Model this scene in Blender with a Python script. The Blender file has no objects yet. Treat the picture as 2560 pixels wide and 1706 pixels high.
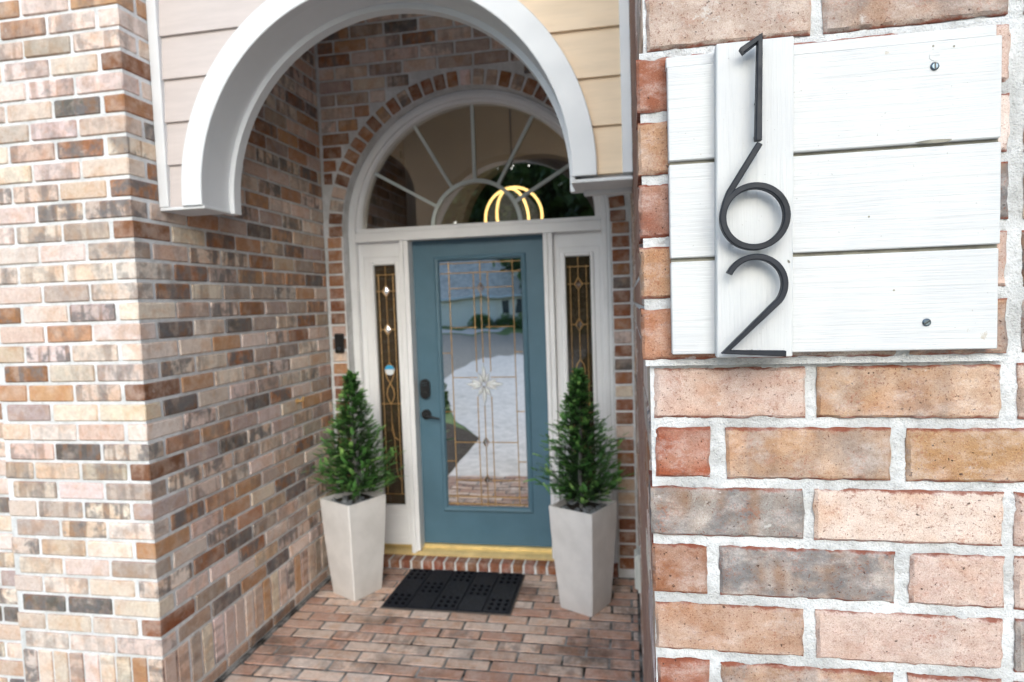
import bpy, bmesh, math, random
from mathutils import Vector, Matrix, noise as mnoise
R = math.radians
rnd = random.Random(162)
sc = bpy.context.scene
col = sc.collection

# ------------------------------------------------------------------ camera
cam_d = bpy.data.cameras.new('camera'); cam = bpy.data.objects.new('camera', cam_d); col.objects.link(cam)
YAW, PITCH, ROLL = 0.1831, 0.0600, -0.0337
fw = Vector((-math.sin(YAW)*math.cos(PITCH), math.cos(YAW)*math.cos(PITCH), -math.sin(PITCH)))
rt = Vector((math.cos(YAW), math.sin(YAW), 0)); up = rt.cross(fw)
r2 = rt*math.cos(ROLL) + up*math.sin(ROLL); u2 = up*math.cos(ROLL) - rt*math.sin(ROLL)
M = Matrix((r2, u2, -fw)).transposed().to_4x4(); M.translation = (0, 0, 1.70)
cam.matrix_world = M
cam_d.sensor_width = 36; cam_d.lens = 22.153; cam_d.clip_start = 0.05; cam_d.clip_end = 600
cam_d.dof.use_dof = True; cam_d.dof.focus_distance = 0.79; cam_d.dof.aperture_fstop = 6.3
sc.camera = cam

# ------------------------------------------------------------------ world, sun, exposure
SUN_EL, SUN_AZ = 25, 173           # azimuth: compass direction of the sun, 0 = +Y, clockwise
w = bpy.data.worlds.new('World'); sc.world = w; w.use_nodes = True
nt = w.node_tree
sky = nt.nodes.new('ShaderNodeTexSky'); sky.sky_type = 'NISHITA'; sky.sun_disc = False
sky.sun_elevation = R(SUN_EL); sky.sun_rotation = R(SUN_AZ)
sky.air_density = 1.0; sky.dust_density = 3.0; sky.ozone_density = 0.6
nt.links.new(sky.outputs[0], nt.nodes['Background'].inputs[0])
nt.nodes['Background'].inputs[1].default_value = 0.15
sun_d = bpy.data.lights.new('sun', 'SUN'); sun_d.energy = 1.1; sun_d.angle = R(60); sun_d.color = (1, .98, .95)
sun = bpy.data.objects.new('sun', sun_d); col.objects.link(sun)
sv = Vector((math.sin(R(SUN_AZ))*math.cos(R(SUN_EL)), math.cos(R(SUN_AZ))*math.cos(R(SUN_EL)), math.sin(R(SUN_EL))))
sun.rotation_euler = sv.to_track_quat('Z', 'Y').to_euler(); sun.location = (0, -5, 12)
sc.view_settings.view_transform = 'Standard'; sc.view_settings.look = 'None'
sc.view_settings.gamma = 1; sc.view_settings.use_curve_mapping = False
sc.view_settings.exposure = 0.90
sc.view_settings.use_white_balance = True; sc.view_settings.white_balance_temperature = 5700; sc.view_settings.white_balance_tint = 4
sc.cycles.use_denoising = True
sc.cycles.max_bounces = 10; sc.cycles.diffuse_bounces = 6; sc.cycles.glossy_bounces = 5; sc.cycles.transparent_max_bounces = 12
sc.cycles.caustics_reflective = False; sc.cycles.caustics_refractive = False

# ------------------------------------------------------------------ helpers: materials
class NT:
    def __init__(s, name):
        s.m = bpy.data.materials.new(name); s.m.use_nodes = True
        s.t = s.m.node_tree; s.b = s.t.nodes['Principled BSDF']
    def n(s, typ, **k):
        nd = s.t.nodes.new('ShaderNode' + typ)
        for a, v in k.items(): setattr(nd, a, v)
        return nd
    def put(s, sock, v):
        if hasattr(v, 'is_linked') or isinstance(v, bpy.types.NodeSocket): s.t.links.new(v, sock)
        elif v is not None: sock.default_value = v
    def math(s, op, a, b=None, c=None, clamp=False):
        nd = s.n('Math', operation=op, use_clamp=clamp); s.put(nd.inputs[0], a)
        if b is not None: s.put(nd.inputs[1], b)
        if c is not None: s.put(nd.inputs[2], c)
        return nd.outputs[0]
    def vmath(s, op, a, b):
        nd = s.n('VectorMath', operation=op); s.put(nd.inputs[0], a); s.put(nd.inputs[1], b); return nd.outputs[0]
    def noise(s, vec, scale, detail=3, rough=.55, dist=0):
        nd = s.n('TexNoise'); s.put(nd.inputs['Vector'], vec); nd.inputs['Scale'].default_value = scale
        nd.inputs['Detail'].default_value = detail; nd.inputs['Roughness'].default_value = rough; nd.inputs['Distortion'].default_value = dist
        return nd.outputs[0]
    def ramp(s, f, lo, hi, a=0., b=1.):
        nd = s.n('MapRange', interpolation_type='SMOOTHSTEP'); s.put(nd.inputs[0], f)
        for i, v in enumerate((lo, hi, a, b)): s.put(nd.inputs[i+1], v)
        return nd.outputs[0]
    def mix(s, f, a, b, mode='MIX'):
        nd = s.n('Mix', data_type='RGBA', blend_type=mode); s.put(nd.inputs[0], f)
        s.put(nd.inputs[6], a if not isinstance(a, tuple) else (*a, 1)[:4]); s.put(nd.inputs[7], b if not isinstance(b, tuple) else (*b, 1)[:4])
        return nd.outputs[2]
    def bump(s, h, strength, dist, prev=None):
        nd = s.n('Bump'); s.put(nd.inputs['Height'], h); nd.inputs['Strength'].default_value = strength; nd.inputs['Distance'].default_value = dist
        if prev is not None: s.put(nd.inputs['Normal'], prev)
        return nd.outputs[0]
    def objco(s, rand=True):
        tc = s.n('TexCoord').outputs['Object']
        if not rand: return tc
        oi = s.n('ObjectInfo'); cx = s.n('CombineXYZ')
        for i, k in enumerate((53., 31., 17.)): s.put(cx.inputs[i], s.math('MULTIPLY', oi.outputs['Random'], k))
        return s.vmath('ADD', tc, cx.outputs[0])
    def done(s, color=None, rough=None, normal=None, metal=None, spec=None):
        s.put(s.b.inputs['Base Color'], color if not isinstance(color, tuple) else (*color, 1)[:4])
        s.put(s.b.inputs['Roughness'], rough); s.put(s.b.inputs['Metallic'], metal); s.put(s.b.inputs['Specular IOR Level'], spec)
        if normal is not None: s.put(s.b.inputs['Normal'], normal)
        return s.m

def mat_brick(name, edge=.4, speck=.5, dirt=0., pale=.4):
    k = NT(name); oi = k.n('ObjectInfo'); tc = k.n('TexCoord').outputs['Object']; v = k.objco()
    sep = k.n('SeparateXYZ'); k.put(sep.inputs[0], tc)
    al = oi.outputs['Alpha']
    n1 = k.noise(v, 16, 5, .6); n2 = k.noise(v, 70, 4, .6); n3 = k.noise(v, 330, 3, .6)
    c = oi.outputs['Color']
    c = k.mix(k.ramp(n1, .38, .68, 0, pale), c, (.68, .56, .48))
    og = k.noise(v, 11, 3, .6, .4)
    c = k.mix(k.ramp(og, .47, .66, 0, .45), c, k.mix(1, c, (.86, .62, .42), 'MULTIPLY'))
    c = k.mix(k.ramp(k.noise(v, 34, 4, .65), .48, .72, 0, .3), c, k.mix(1, c, (.8, .6, .46), 'MULTIPLY'))
    gr = k.noise(v, 640, 2, .7); c = k.mix(k.ramp(gr, .38, .62, 0, min(.6, .15+speck*.55)), c, k.mix(1, c, (.62, .56, .52), 'MULTIPLY'))
    band = k.noise(k.vmath('MULTIPLY', v, (24, 3, 2.)), 1, 1.2, .4)
    bandf = k.math('MULTIPLY', k.ramp(band, .49, .60), k.math('MULTIPLY', al, .85))
    c = k.mix(bandf, c, k.mix(k.ramp(n1, .4, .6), (.25, .14, .08), (.17, .155, .15)))
    cl = k.math('MULTIPLY', k.ramp(k.noise(v, 15, 4, .65, .3), .44, .62), k.math('MULTIPLY', al, .9))
    c = k.mix(cl, c, (.15, .15, .155))
    c = k.mix(k.ramp(n2, .3, .75, 0, .35), c, k.mix(1, c, (.6, .55, .5), 'MULTIPLY'))
    c = k.mix(k.math('MULTIPLY', k.ramp(n3, .57, .68), speck), c, (.15, .05, .028))
    c = k.mix(k.math('MULTIPLY', k.ramp(k.noise(v, 520, 2, .5), .62, .75), speck*.35), c, (.66, .58, .52))
    c = k.mix(k.math('MULTIPLY', k.math('MULTIPLY', k.ramp(k.noise(v, 30, 3), .48, .7), k.ramp(k.noise(v, 230, 3, .7), .47, .62)), speck*.75), c, (.3, .11, .06))
    pit = k.ramp(k.noise(v, 190, 2, .5), .69, .73)
    c = k.mix(k.math('MULTIPLY', pit, speck*1.2, clamp=True), c, (.05, .022, .015))
    e = k.math('ADD', k.math('ABSOLUTE', sep.outputs[2]), k.math('MULTIPLY', k.math('SUBTRACT', k.noise(v, 40, 4, .7), .5), .014))
    c = k.mix(k.ramp(e, .0305, .0335, 0, edge), c, (.2, .055, .03))
    if edge > .6:
        ww = k.math('MULTIPLY', k.ramp(k.noise(k.vmath('MULTIPLY', v, (1, 1, 1.8)), 22, 5, .7), .44, .66), k.ramp(n3, .35, .6, .35, 1))
        c = k.mix(k.math('MULTIPLY', ww, .27), c, (.80, .73, .68))
    sm = k.math('MULTIPLY', k.ramp(k.noise(v, 19, 5, .72), .64, .70), speck)
    c = k.mix(k.math('MULTIPLY', sm, .75), c, (.6, .58, .56))
    if dirt:
        g = k.n('NewGeometry').outputs['Position']
        c = k.mix(k.math('MULTIPLY', k.ramp(k.noise(g, 2.3, 5, .65), .5, .72), dirt), c, (.035, .026, .018))
    h = k.math('ADD', k.math('ADD', k.math('MULTIPLY', n2, .6), k.math('MULTIPLY', gr, .3)), k.math('SUBTRACT', k.math('MULTIPLY', n3, .45), k.math('MULTIPLY', pit, .8)))
    nb = k.bump(h, .75, .003)
    return k.done(c, .88, nb, spec=.25)

def mat_mortar(name, c0, c1, sc_=60, bstr=.6, dist=.003):
    k = NT(name); g = k.n('NewGeometry').outputs['Position']
    n1 = k.noise(g, 9, 5, .65); n2 = k.noise(g, sc_, 4, .65); n3 = k.noise(g, 420, 2, .5)
    c = k.mix(k.ramp(n1, .35, .65), c0, c1)
    c = k.mix(k.ramp(n2, .5, .75, 0, .5), c, k.mix(1, c, (.62, .6, .58), 'MULTIPLY'))
    c = k.mix(k.ramp(n3, .6, .7, 0, .5), c, k.mix(1, c, (.5, .48, .45), 'MULTIPLY'))
    return k.done(c, .95, k.bump(k.math('ADD', n2, k.math('MULTIPLY', n3, .5)), bstr, dist), spec=.2)

def mat_plain(name, c, rough=.5, var=.12, scale=6, bump=.0, bscale=80, metal=0, spec=.5, stretch=(1, 1, 1)):
    k = NT(name); v = k.vmath('MULTIPLY', k.objco(), stretch)
    n1 = k.noise(v, scale, 4, .6)
    cc = k.mix(k.ramp(n1, .3, .7), tuple(x*(1-var) for x in c), tuple(min(1, x*(1+var)) for x in c))
    nb = k.bump(k.noise(v, bscale, 4, .6), bump, .002) if bump else None
    rr = k.ramp(k.noise(v, scale*3, 3), .3, .7, max(.02, rough-.08), min(1, rough+.08))
    return k.done(cc, rr, nb, metal, spec)

def mat_paintwood(name, grain):       # white painted timber, grain along one axis
    k = NT(name); v = k.objco()
    gv = k.vmath('MULTIPLY', v, grain)
    g1 = k.noise(gv, 1, 5, .6, .4); g2 = k.noise(gv, 2.7, 3, .6)
    c = k.mix(k.ramp(k.noise(v, 12, 4), .35, .7), (.575, .575, .57), (.535, .535, .54))
    c = k.mix(k.ramp(g1, .5, .76, 0, .22), c, (.38, .38, .39))
    c = k.mix(k.ramp(k.noise(k.vmath('MULTIPLY', v, (1, 1, 1)), 7, 5, .7), .55, .75, 0, .22), c, (.47, .47, .49))
    c = k.mix(k.ramp(k.noise(v, 260, 2), .73, .76, 0, .5), c, (.2, .18, .15))
    c = k.mix(k.math('MULTIPLY', k.ramp(k.noise(v, 33, 5, .7), .69, .73), .8), c, (.42, .37, .3))
    nb = k.bump(k.math('ADD', g1, k.math('MULTIPLY', g2, .5)), .6, .002)
    return k.done(c, .55, nb, spec=.35)

def mat_glass(name, tint, refl, wob=.0, wscale=6, rough=0., diff=None, dfac=0.):
    k = NT(name); t = k.t
    tr = k.n('BsdfTransparent'); tr.inputs[0].default_value = (*tint, 1)
    gl = k.n('BsdfGlossy'); gl.inputs['Roughness'].default_value = rough; gl.inputs['Color'].default_value = (1, 1, 1, 1)
    if wob:
        nb = k.bump(k.noise(k.objco(False), wscale, 2, .4), wob, .02); k.put(gl.inputs['Normal'], nb)
    mx = k.n('MixShader'); fr = k.n('Fresnel'); fr.inputs['IOR'].default_value = 1.5
    k.put(mx.inputs[0], k.math('ADD', fr.outputs[0], refl, clamp=True))
    base = tr.outputs[0]
    if diff:      # textured art glass scatters a little
        di = k.n('BsdfDiffuse'); m2 = k.n('MixShader'); k.put(di.inputs[0], k.mix(k.ramp(k.noise(k.objco(False), 60, 3), .35, .65), tuple(x*.6 for x in diff), diff))
        m2.inputs[0].default_value = dfac; t.links.new(base, m2.inputs[1]); t.links.new(di.outputs[0], m2.inputs[2]); base = m2.outputs[0]
    t.links.new(base, mx.inputs[1]); t.links.new(gl.outputs[0], mx.inputs[2])
    t.links.new(mx.outputs[0], t.nodes['Material Output'].inputs[0])
    return k.m

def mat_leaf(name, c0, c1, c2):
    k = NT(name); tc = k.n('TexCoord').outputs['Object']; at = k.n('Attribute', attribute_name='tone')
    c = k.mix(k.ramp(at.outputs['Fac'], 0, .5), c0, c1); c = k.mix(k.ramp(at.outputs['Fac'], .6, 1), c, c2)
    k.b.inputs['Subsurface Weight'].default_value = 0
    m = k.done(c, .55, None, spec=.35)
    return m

MT = dict(
    brick=mat_brick('brick_face', .35, .35, 0, .45),
    brick_near=mat_brick('brick_near', .9, .7, 0, .4),
    paver=mat_brick('paver_face', .3, .45, .7, .5),
    mortar=mat_mortar('mortar', (.72, .72, .73), (.56, .56, .555)),
    mortar_near=mat_mortar('mortar_near', (.66, .665, .67), (.46, .46, .455), 90, .8, .005),
    mortar_floor=mat_mortar('mortar_floor', (.03, .026, .022), (.3, .29, .28), 40),
    white=mat_plain('white_trim_paint', (.64, .645, .655), .45, .04, 3, .05, 60),
    white_frame=mat_plain('white_frame_paint', (.80, .80, .81), .4, .04, 3, .05, 60),
    spoke=mat_plain('pale_grey_green_paint', (.55, .6, .58), .5, .05),
    siding_light_tint=mat_plain('siding_paint_pink_light', (.49, .43, .405), .6, .05, 5, .12, 50, stretch=(1, 1, 8)),  # left cream boards: pinkish tint of the light painted into the colour
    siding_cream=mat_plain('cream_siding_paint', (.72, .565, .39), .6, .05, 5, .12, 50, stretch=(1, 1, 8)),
    board=mat_paintwood('painted_plank', (5, 60, 190)),
    batten=mat_paintwood('painted_batten', (190, 60, 5)),
    tan=mat_plain('bare_plank_edge', (.24, .225, .18), .8, .3, 30, .3),
    slate=mat_plain('slate_metal', (.018, .020, .026), .5, .25, 25, .08, 300, spec=.25),
    steel=mat_plain('zinc_screw', (.12, .15, .18), .3, .2, 90, 0, metal=1),
    teal=mat_plain('teal_door_paint', (.078, .148, .200), .42, .07, 4, .1, 120, spec=.45),
    black=mat_plain('black_hardware', (.012, .012, .013), .35, .2, 20),
    brass=mat_plain('brass_came', (.5, .31, .12), .4, .2, 20, metal=.35),
    gold=mat_plain('gold_threshold', (.82, .64, .30), .42, .12, 8, .1, 60, metal=.55),
    planter=mat_plain('pale_fibre_planter', (.62, .6, .585), .75, .06, 9, .25, 220),
    soil=mat_plain('dark_soil', (.03, .024, .018), .95, .4, 40, .6),
    pebble=mat_plain('grey_stone', (.17, .18, .19), .7, .35, 14, .3, 90),
    rubber=mat_plain('black_rubber', (.006, .0075, .013), .6, .3, 30, .5, 260, spec=.22),
    stud=mat_plain('stud_rubber', (.003, .0035, .006), .8, .2, 30, spec=.08),
    mat_edge=mat_plain('mat_edge', (.1, .085, .075), .8, .2),
    bark=mat_plain('grey_bark', (.12, .12, .11), .9, .35, 30, .5),
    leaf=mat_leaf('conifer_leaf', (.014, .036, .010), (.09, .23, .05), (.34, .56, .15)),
    leaf_far=mat_leaf('tree_leaf', (.04, .065, .025), (.11, .17, .05), (.24, .32, .1)),
    ivory=mat_plain('ivory_plastic', (.5, .5, .45), .5, .1),
    plaster=mat_plain('beige_plaster', (.5, .41, .32), .8, .06, 4, .1, 60),
    plaster_dark=mat_plain('brown_room_paint', (.06, .04, .028), .8, .2, 4),
    ceiling=mat_plain('porch_ceiling_paint', (.84, .83, .81), .8, .05),
    woodfloor=mat_plain('wood_floor', (.12, .07, .04), .4, .2, 5),
    glass_door=mat_glass('leaded_door_glass', (.42, .41, .39), .74, .06, 3.2, .012),
    glass_side=mat_glass('bronze_side_glass', (.36, .32, .26), .02, .03, 18, 0, (.10, .075, .045), .55),
    glass_fan=mat_glass('fanlight_glass', (.72, .70, .68), .18, .015, 3),
    bevel=mat_glass('clear_bevel_glass', (.9, .9, .9), .45, 0),
    frost=mat_plain('frosted_bevel_glass', (.72, .74, .75), .12, .06, 30, spec=.8),
    zinc=mat_plain('grey_lead_came', (.25, .23, .2), .4, .2, 20, metal=.6),
    concrete=mat_mortar('pale_concrete', (.72, .67, .61), (.56, .52, .47), 2, .3),
    asphalt=mat_mortar('asphalt', (.31, .285, .245), (.23, .21, .18), 60, .5),
    dirt=mat_mortar('mulch', (.05, .035, .025), (.09, .07, .05), 25, .8, .02),
    grass=mat_plain('lawn', (.1, .16, .03), .9, .4, 3, .6, 90),
    roof=mat_plain('grey_shingle', (.58, .52, .45), .9, .25, 3, .5, 30),
    stucco=mat_plain('cream_stucco', (.84, .77, .65), .85, .05),
    garage=mat_plain('beige_garage_door', (.82, .76, .66), .6, .04),
    pane_far=mat_plain('far_window_pane', (.05, .06, .07), .1, .2),
    sticker_w=mat_plain('sticker_white', (.75, .78, .8), .4, .03),
    sticker_b=mat_plain('sticker_blue', (.06, .35, .62), .4, .05),
)
k = NT('lit_gold_led'); k.b.inputs['Emission Color'].default_value = (1, .62, .2, 1); k.b.inputs['Emission Strength'].default_value = 3.2
MT['led'] = k.done((.8, .5, .15), .4, None, .3)

# ------------------------------------------------------------------ helpers: geometry
class MB:
    def __init__(s): s.v = []; s.f = []; s.tone = None
    def add(s, vs, fs):
        o = len(s.v); s.v += [tuple(p) for p in vs]; s.f += [tuple(i+o for i in f) for f in fs]; return s
    def box(s, x0, x1, y0, y1, z0, z1, c=0.):
        if c <= 0:
            return s.add([(x, y, z) for x in (x0, x1) for y in (y0, y1) for z in (z0, z1)],
                         [(0, 1, 3, 2), (4, 6, 7, 5), (0, 4, 5, 1), (2, 3, 7, 6), (0, 2, 6, 4), (1, 5, 7, 3)])
        vs = []; ix = {}
        X = (x0, x1); Y = (y0, y1); Z = (z0, z1)
        for i in (0, 1):
            for j in (0, 1):
                for k_ in (0, 1):
                    sx, sy, sz = 1-2*i, 1-2*j, 1-2*k_
                    ix[i, j, k_, 0] = len(vs); vs.append((X[i], Y[j]+sy*c, Z[k_]+sz*c))
                    ix[i, j, k_, 1] = len(vs); vs.append((X[i]+sx*c, Y[j], Z[k_]+sz*c))
                    ix[i, j, k_, 2] = len(vs); vs.append((X[i]+sx*c, Y[j]+sy*c, Z[k_]))
        F = []
        for i in (0, 1):
            F.append([ix[i, 0, 0, 0], ix[i, 0, 1, 0], ix[i, 1, 1, 0], ix[i, 1, 0, 0]])
            F.append([ix[0, i, 0, 1], ix[1, i, 0, 1], ix[1, i, 1, 1], ix[0, i, 1, 1]])
            F.append([ix[0, 0, i, 2], ix[0, 1, i, 2], ix[1, 1, i, 2], ix[1, 0, i, 2]])
            for j in (0, 1):
                F.append([ix[i, j, 0, 0], ix[i, j, 1, 0], ix[i, j, 1, 1], ix[i, j, 0, 1]])
                F.append([ix[i, 0, j, 0], ix[i, 1, j, 0], ix[i, 1, j, 2], ix[i, 0, j, 2]])
                F.append([ix[0, i, j, 1], ix[1, i, j, 1], ix[1, i, j, 2], ix[0, i, j, 2]])
                for k_ in (0, 1): F.append([ix[i, j, k_, 0], ix[i, j, k_, 1], ix[i, j, k_, 2]])
        return s.add(vs, F)
    def prism(s, poly, y0, y1):                     # polygon of (x, z), extruded along y
        n = len(poly)
        return s.add([(x, y0, z) for x, z in poly] + [(x, y1, z) for x, z in poly],
                     [tuple(range(n)), tuple(range(2*n-1, n-1, -1))] + [(i, i+n, (i+1) % n+n, (i+1) % n) for i in range(n)])
    def sweep(s, path, prof, closed=False):         # path: (x, z) in a wall plane; prof: (offset across, y), mitred
        n = len(path); m = len(prof); vs = []; fs = []
        for i in range(n):
            p = Vector(path[i]); a = Vector(path[i-1]) if (i > 0 or closed) else None; b = Vector(path[(i+1) % n]) if (i < n-1 or closed) else None
            d1 = (p-a).normalized() if a is not None else None; d2 = (b-p).normalized() if b is not None else None
            if d1 is None: d1 = d2
            if d2 is None: d2 = d1
            n1 = Vector((-d1.y, d1.x)); n2 = Vector((-d2.y, d2.x)); mn = (n1+n2)
            mn = mn/max(.25, mn.length_squared)*2
            if mn.length > 1.6: mn *= 1.6/mn.length
            for o, y in prof: q = p+mn*o; vs.append((q.x, y, q.y))
        for i in range(n if closed else n-1):
            j = (i+1) % n
            for q in range(m): fs.append((i*m+q, j*m+q, j*m+(q+1) % m, i*m+(q+1) % m))
        if not closed: fs += [tuple(range(m)), tuple(range((n-1)*m+m-1, (n-1)*m-1, -1))]
        return s.add(vs, fs)
    def tube(s, path, rad, seg=6, closed=False):    # 3-D path
        n = len(path); vs = []; fs = []; P = [Vector(p) for p in path]
        for i in range(n):
            d = (P[(i+1) % n]-P[i-1]) if closed else (P[min(i+1, n-1)]-P[max(i-1, 0)])
            d.normalize(); a = d.orthogonal() if abs(d.y) > .95 else d.cross(Vector((0, 1, 0))); a.normalize(); b = d.cross(a)
            r_ = rad[i] if isinstance(rad, (list, tuple)) else rad
            for q in range(seg): t = 2*math.pi*q/seg; vs.append(P[i]+(a*math.cos(t)+b*math.sin(t))*r_)
        for i in range(n if closed else n-1):
            j = (i+1) % n
            for q in range(seg): fs.append((i*seg+q, j*seg+q, j*seg+(q+1) % seg, i*seg+(q+1) % seg))
        if not closed: fs += [tuple(range(seg)), tuple(range(n*seg-1, (n-1)*seg-1, -1))]
        return s.add(vs, fs)
    def mesh(s, name):
        me = bpy.data.meshes.new(name); me.from_pydata(s.v, [], s.f)
        bm = bmesh.new(); bm.from_mesh(me); bmesh.ops.recalc_face_normals(bm, faces=bm.faces); bm.to_mesh(me); bm.free()
        return me
    def build(s, name, mat, parent=None, smooth=False):
        me = s.mesh(name); me.materials.append(MT[mat] if isinstance(mat, str) else mat)
        if smooth:
            me.polygons.foreach_set('use_smooth', [True]*len(me.polygons))
            me.set_sharp_from_angle(angle=R(35))
        return link(name, me, parent)
def link(name, me, parent=None, loc=None, rot=None):
    o = bpy.data.objects.new(name, me); col.objects.link(o); o.parent = parent
    if loc: o.location = loc
    if rot: o.rotation_euler = rot
    return o
def tag(o, label=None, cat=None, group=None, kind=None):
    if label: o['label'] = label
    if cat: o['category'] = cat
    if group: o['group'] = group
    if kind: o['kind'] = kind
    return o
def thing(name, label, cat, group=None):
    return tag(link(name, None), label, cat, group)
def nz(x, y, z, s=1., o=0.): return mnoise.noise(Vector((x*s+o, y*s+o*.37, z*s-o*.61)))
def arc(cx, cz, r, a0, a1, n): return [(cx+r*math.cos(R(a0+(a1-a0)*i/n)), cz+r*math.sin(R(a0+(a1-a0)*i/n))) for i in range(n+1)]

# ------------------------------------------------------------------ bricks
CO = .0813; JT = .0135; BH = CO-JT; BL = .2115; PIT = .225; BD = .09
_bc = {}
def brick_mesh(L, mat='brick', H=BH, D=BD):
    L = round(L/.005)*.005; v = rnd.randrange(3); key = (L, mat, H, D, v)
    if key in _bc: return _bc[key]
    b = MB(); b.box(-L/2, L/2, 0, D, -H/2, H/2, .0045)
    b.v = [(x+rnd.uniform(-.0016, .0016), y+rnd.uniform(-.0012, .0012), z+rnd.uniform(-.0016, .0016)) for x, y, z in b.v]
    me = b.mesh('brick'); me.materials.append(MT[mat]); _bc[key] = me
    return me
def near_brick(L, H, seed, mat='brick_near', D=.09, step=.004):
    """large in view: front face gridded, worn edges, uneven outline"""
    nx = max(4, int(L/step)); nzc = int(H/step); b = MB(); vs = []; fs = []
    for i in range(nx+1):
        for j in range(nzc+1):
            x = -L/2+L*i/nx; z = -H/2+H*j/nzc
            dx = min(i, nx-i)*L/nx; dz = min(j, nzc-j)*H/nzc
            ex = nz(x, 0, z, 60, seed)*.0022; ez = nz(x, 3, z, 60, seed+9)*.0018
            d = min(dx, dz) + max(0, nz(x, 0, z, 38, seed+5)-.15)*-.006
            y = .0038*max(0, 1-max(d, 0)/.0036)**2 + nz(x, 0, z, 45, seed)*.0009 + nz(x, 1, z, 180, seed)*.0005
            if d < 0: y += .002
            wx = max(0, 1-dx/.01); wz = max(0, 1-dz/.01)
            vs.append((x+ex*wx*(1 if i < nx/2 else -1), y, z+ez*wz))
    id_ = lambda i, j: i*(nzc+1)+j
    for i in range(nx):
        for j in range(nzc): fs.append((id_(i, j), id_(i+1, j), id_(i+1, j+1), id_(i, j+1)))
    ring = [id_(i, 0) for i in range(nx+1)]+[id_(nx, j) for j in range(1, nzc+1)]+[id_(i, nzc) for i in range(nx-1, -1, -1)]+[id_(0, j) for j in range(nzc-1, 0, -1)]
    o = len(vs)
    for q in ring: x, y, z = vs[q]; vs.append((x, D, z))
    m = len(ring)
    for q in range(m): fs.append((ring[q], o+q, o+(q+1) % m, ring[(q+1) % m]))
    fs.append(tuple(range(o, o+m)))
    b.add(vs, fs); me = b.mesh('brick'); me.materials.append(MT[mat])
    me.polygons.foreach_set('use_smooth', [True]*len(me.polygons)); me.set_sharp_from_angle(angle=R(40))
    return me
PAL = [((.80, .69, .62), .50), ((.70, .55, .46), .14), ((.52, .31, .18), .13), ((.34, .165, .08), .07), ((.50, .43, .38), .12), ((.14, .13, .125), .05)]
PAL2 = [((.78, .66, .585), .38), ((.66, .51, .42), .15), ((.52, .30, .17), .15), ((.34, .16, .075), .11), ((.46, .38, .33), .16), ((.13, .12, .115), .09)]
def tone(header=False, pal=None):
    if header and rnd.random() < .6: c = rnd.choice([(.26, .105, .05), (.36, .17, .08), (.22, .1, .055)]); a = .15
    else:
        q = rnd.random(); s_ = 0
        for c, p_ in (pal or PAL):
            s_ += p_
            if q < s_: break
        a = rnd.choice([0, 0, .12, .25, .4, .6, .9]) if c[0] > .41 else rnd.choice([.3, .8, .95])
    g = rnd.uniform(.86, 1.14)
    return (c[0]*g, c[1]*g*rnd.uniform(.95, 1.05), c[2]*g*rnd.uniform(.93, 1.07), a)
def put_brick(parent, x, y, z, L, face='front', header=False, mat='brick', c=None, roll=0., H=BH, D=BD):
    """x, y, z: middle of the visible face; face front looks to -Y, right looks to +X, left looks to -X"""
    o = link('brick', brick_mesh(L, mat, H, D), parent, (x, y, z))
    o.rotation_euler = {'front': (0, roll, 0), 'right': (0, roll, R(90)), 'left': (0, roll, R(-90)), 'up': (R(-90), 0, 0)}[face]
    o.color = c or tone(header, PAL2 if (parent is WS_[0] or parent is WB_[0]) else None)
    return o

WS_ = [0]; WB_ = [0]
ZJ = 2.8966                       # a joint of the left walls
def lrow(k): return .295+CO*(k+.5)   # row centres above the soldier course
XL, YL, YB, XR = -1.906, 2.19, 3.809, .030
NROW = 40
TOP = .295+CO*NROW

# left front wall (faces the camera), its corner bricks, soldier course
WL = thing('brick_front_wall', 'sunlit mottled brick wall end at left edge, facing the camera', 'wall')
X0 = -2.60
for r in range(NROW):
    z = lrow(r)
    if r % 2 == 0: xs = [XL-BL/2-i*PIT for i in range(3)]; Ls = [BL]*3
    else: xs = [XL-.0475, XL-.0475-.0475-JT-BL/2, XL-.095-JT-BL-JT-BL/2]; Ls = [.095, BL, BL]
    e = xs[-1]-Ls[-1]/2-JT
    if e-X0 > .04: xs.append((e+X0)/2); Ls.append(e-X0)
    for i, (x, L) in enumerate(zip(xs, Ls)):
        if i == 0:   # corner brick: stretcher one way, header the other
            if r % 2 == 0: put_brick(WL, x, YL, z, L, c=tone())
            else:
                o = link('brick', brick_mesh(BL), WL, (XL, YL+BL/2, z), (0, 0, R(90))); o.color = tone(rnd.random() < .5)
        else: put_brick(WL, x+rnd.uniform(-.002, .002), YL+rnd.uniform(-.0015, .0015), z, L)
n = 9
for i in range(n): put_brick(WL, XL-.036-i*.0765, YL, .295-JT/2-BL/2, BL, roll=R(90))
MB().box(X0+.002, XL-.004, YL+.007, YL+.2, 0, TOP).build('mortar', 'mortar', WL)
for i in range(3): put_brick(WL, XL-BL/2-i*PIT, YL+.002, .034, BL, H=.05)

WL2 = thing('brick_wall', 'recessed brick wall seen as a thin strip at the far left edge', 'wall')
for r in range(-3, NROW):
    z = lrow(r)
    for i in range(2):
        x = X0-.012-BL/2-i*PIT+(0.11 if r % 2 else 0)
        if r % 2 and i == 0: put_brick(WL2, X0-.012-.05, YL+.035, z, .1)
        else: put_brick(WL2, x, YL+.035, z, BL)
MB().box(-3.2, X0-.001, YL+.042, YL+.25, 0, TOP).build('mortar', 'mortar', WL2)

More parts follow.
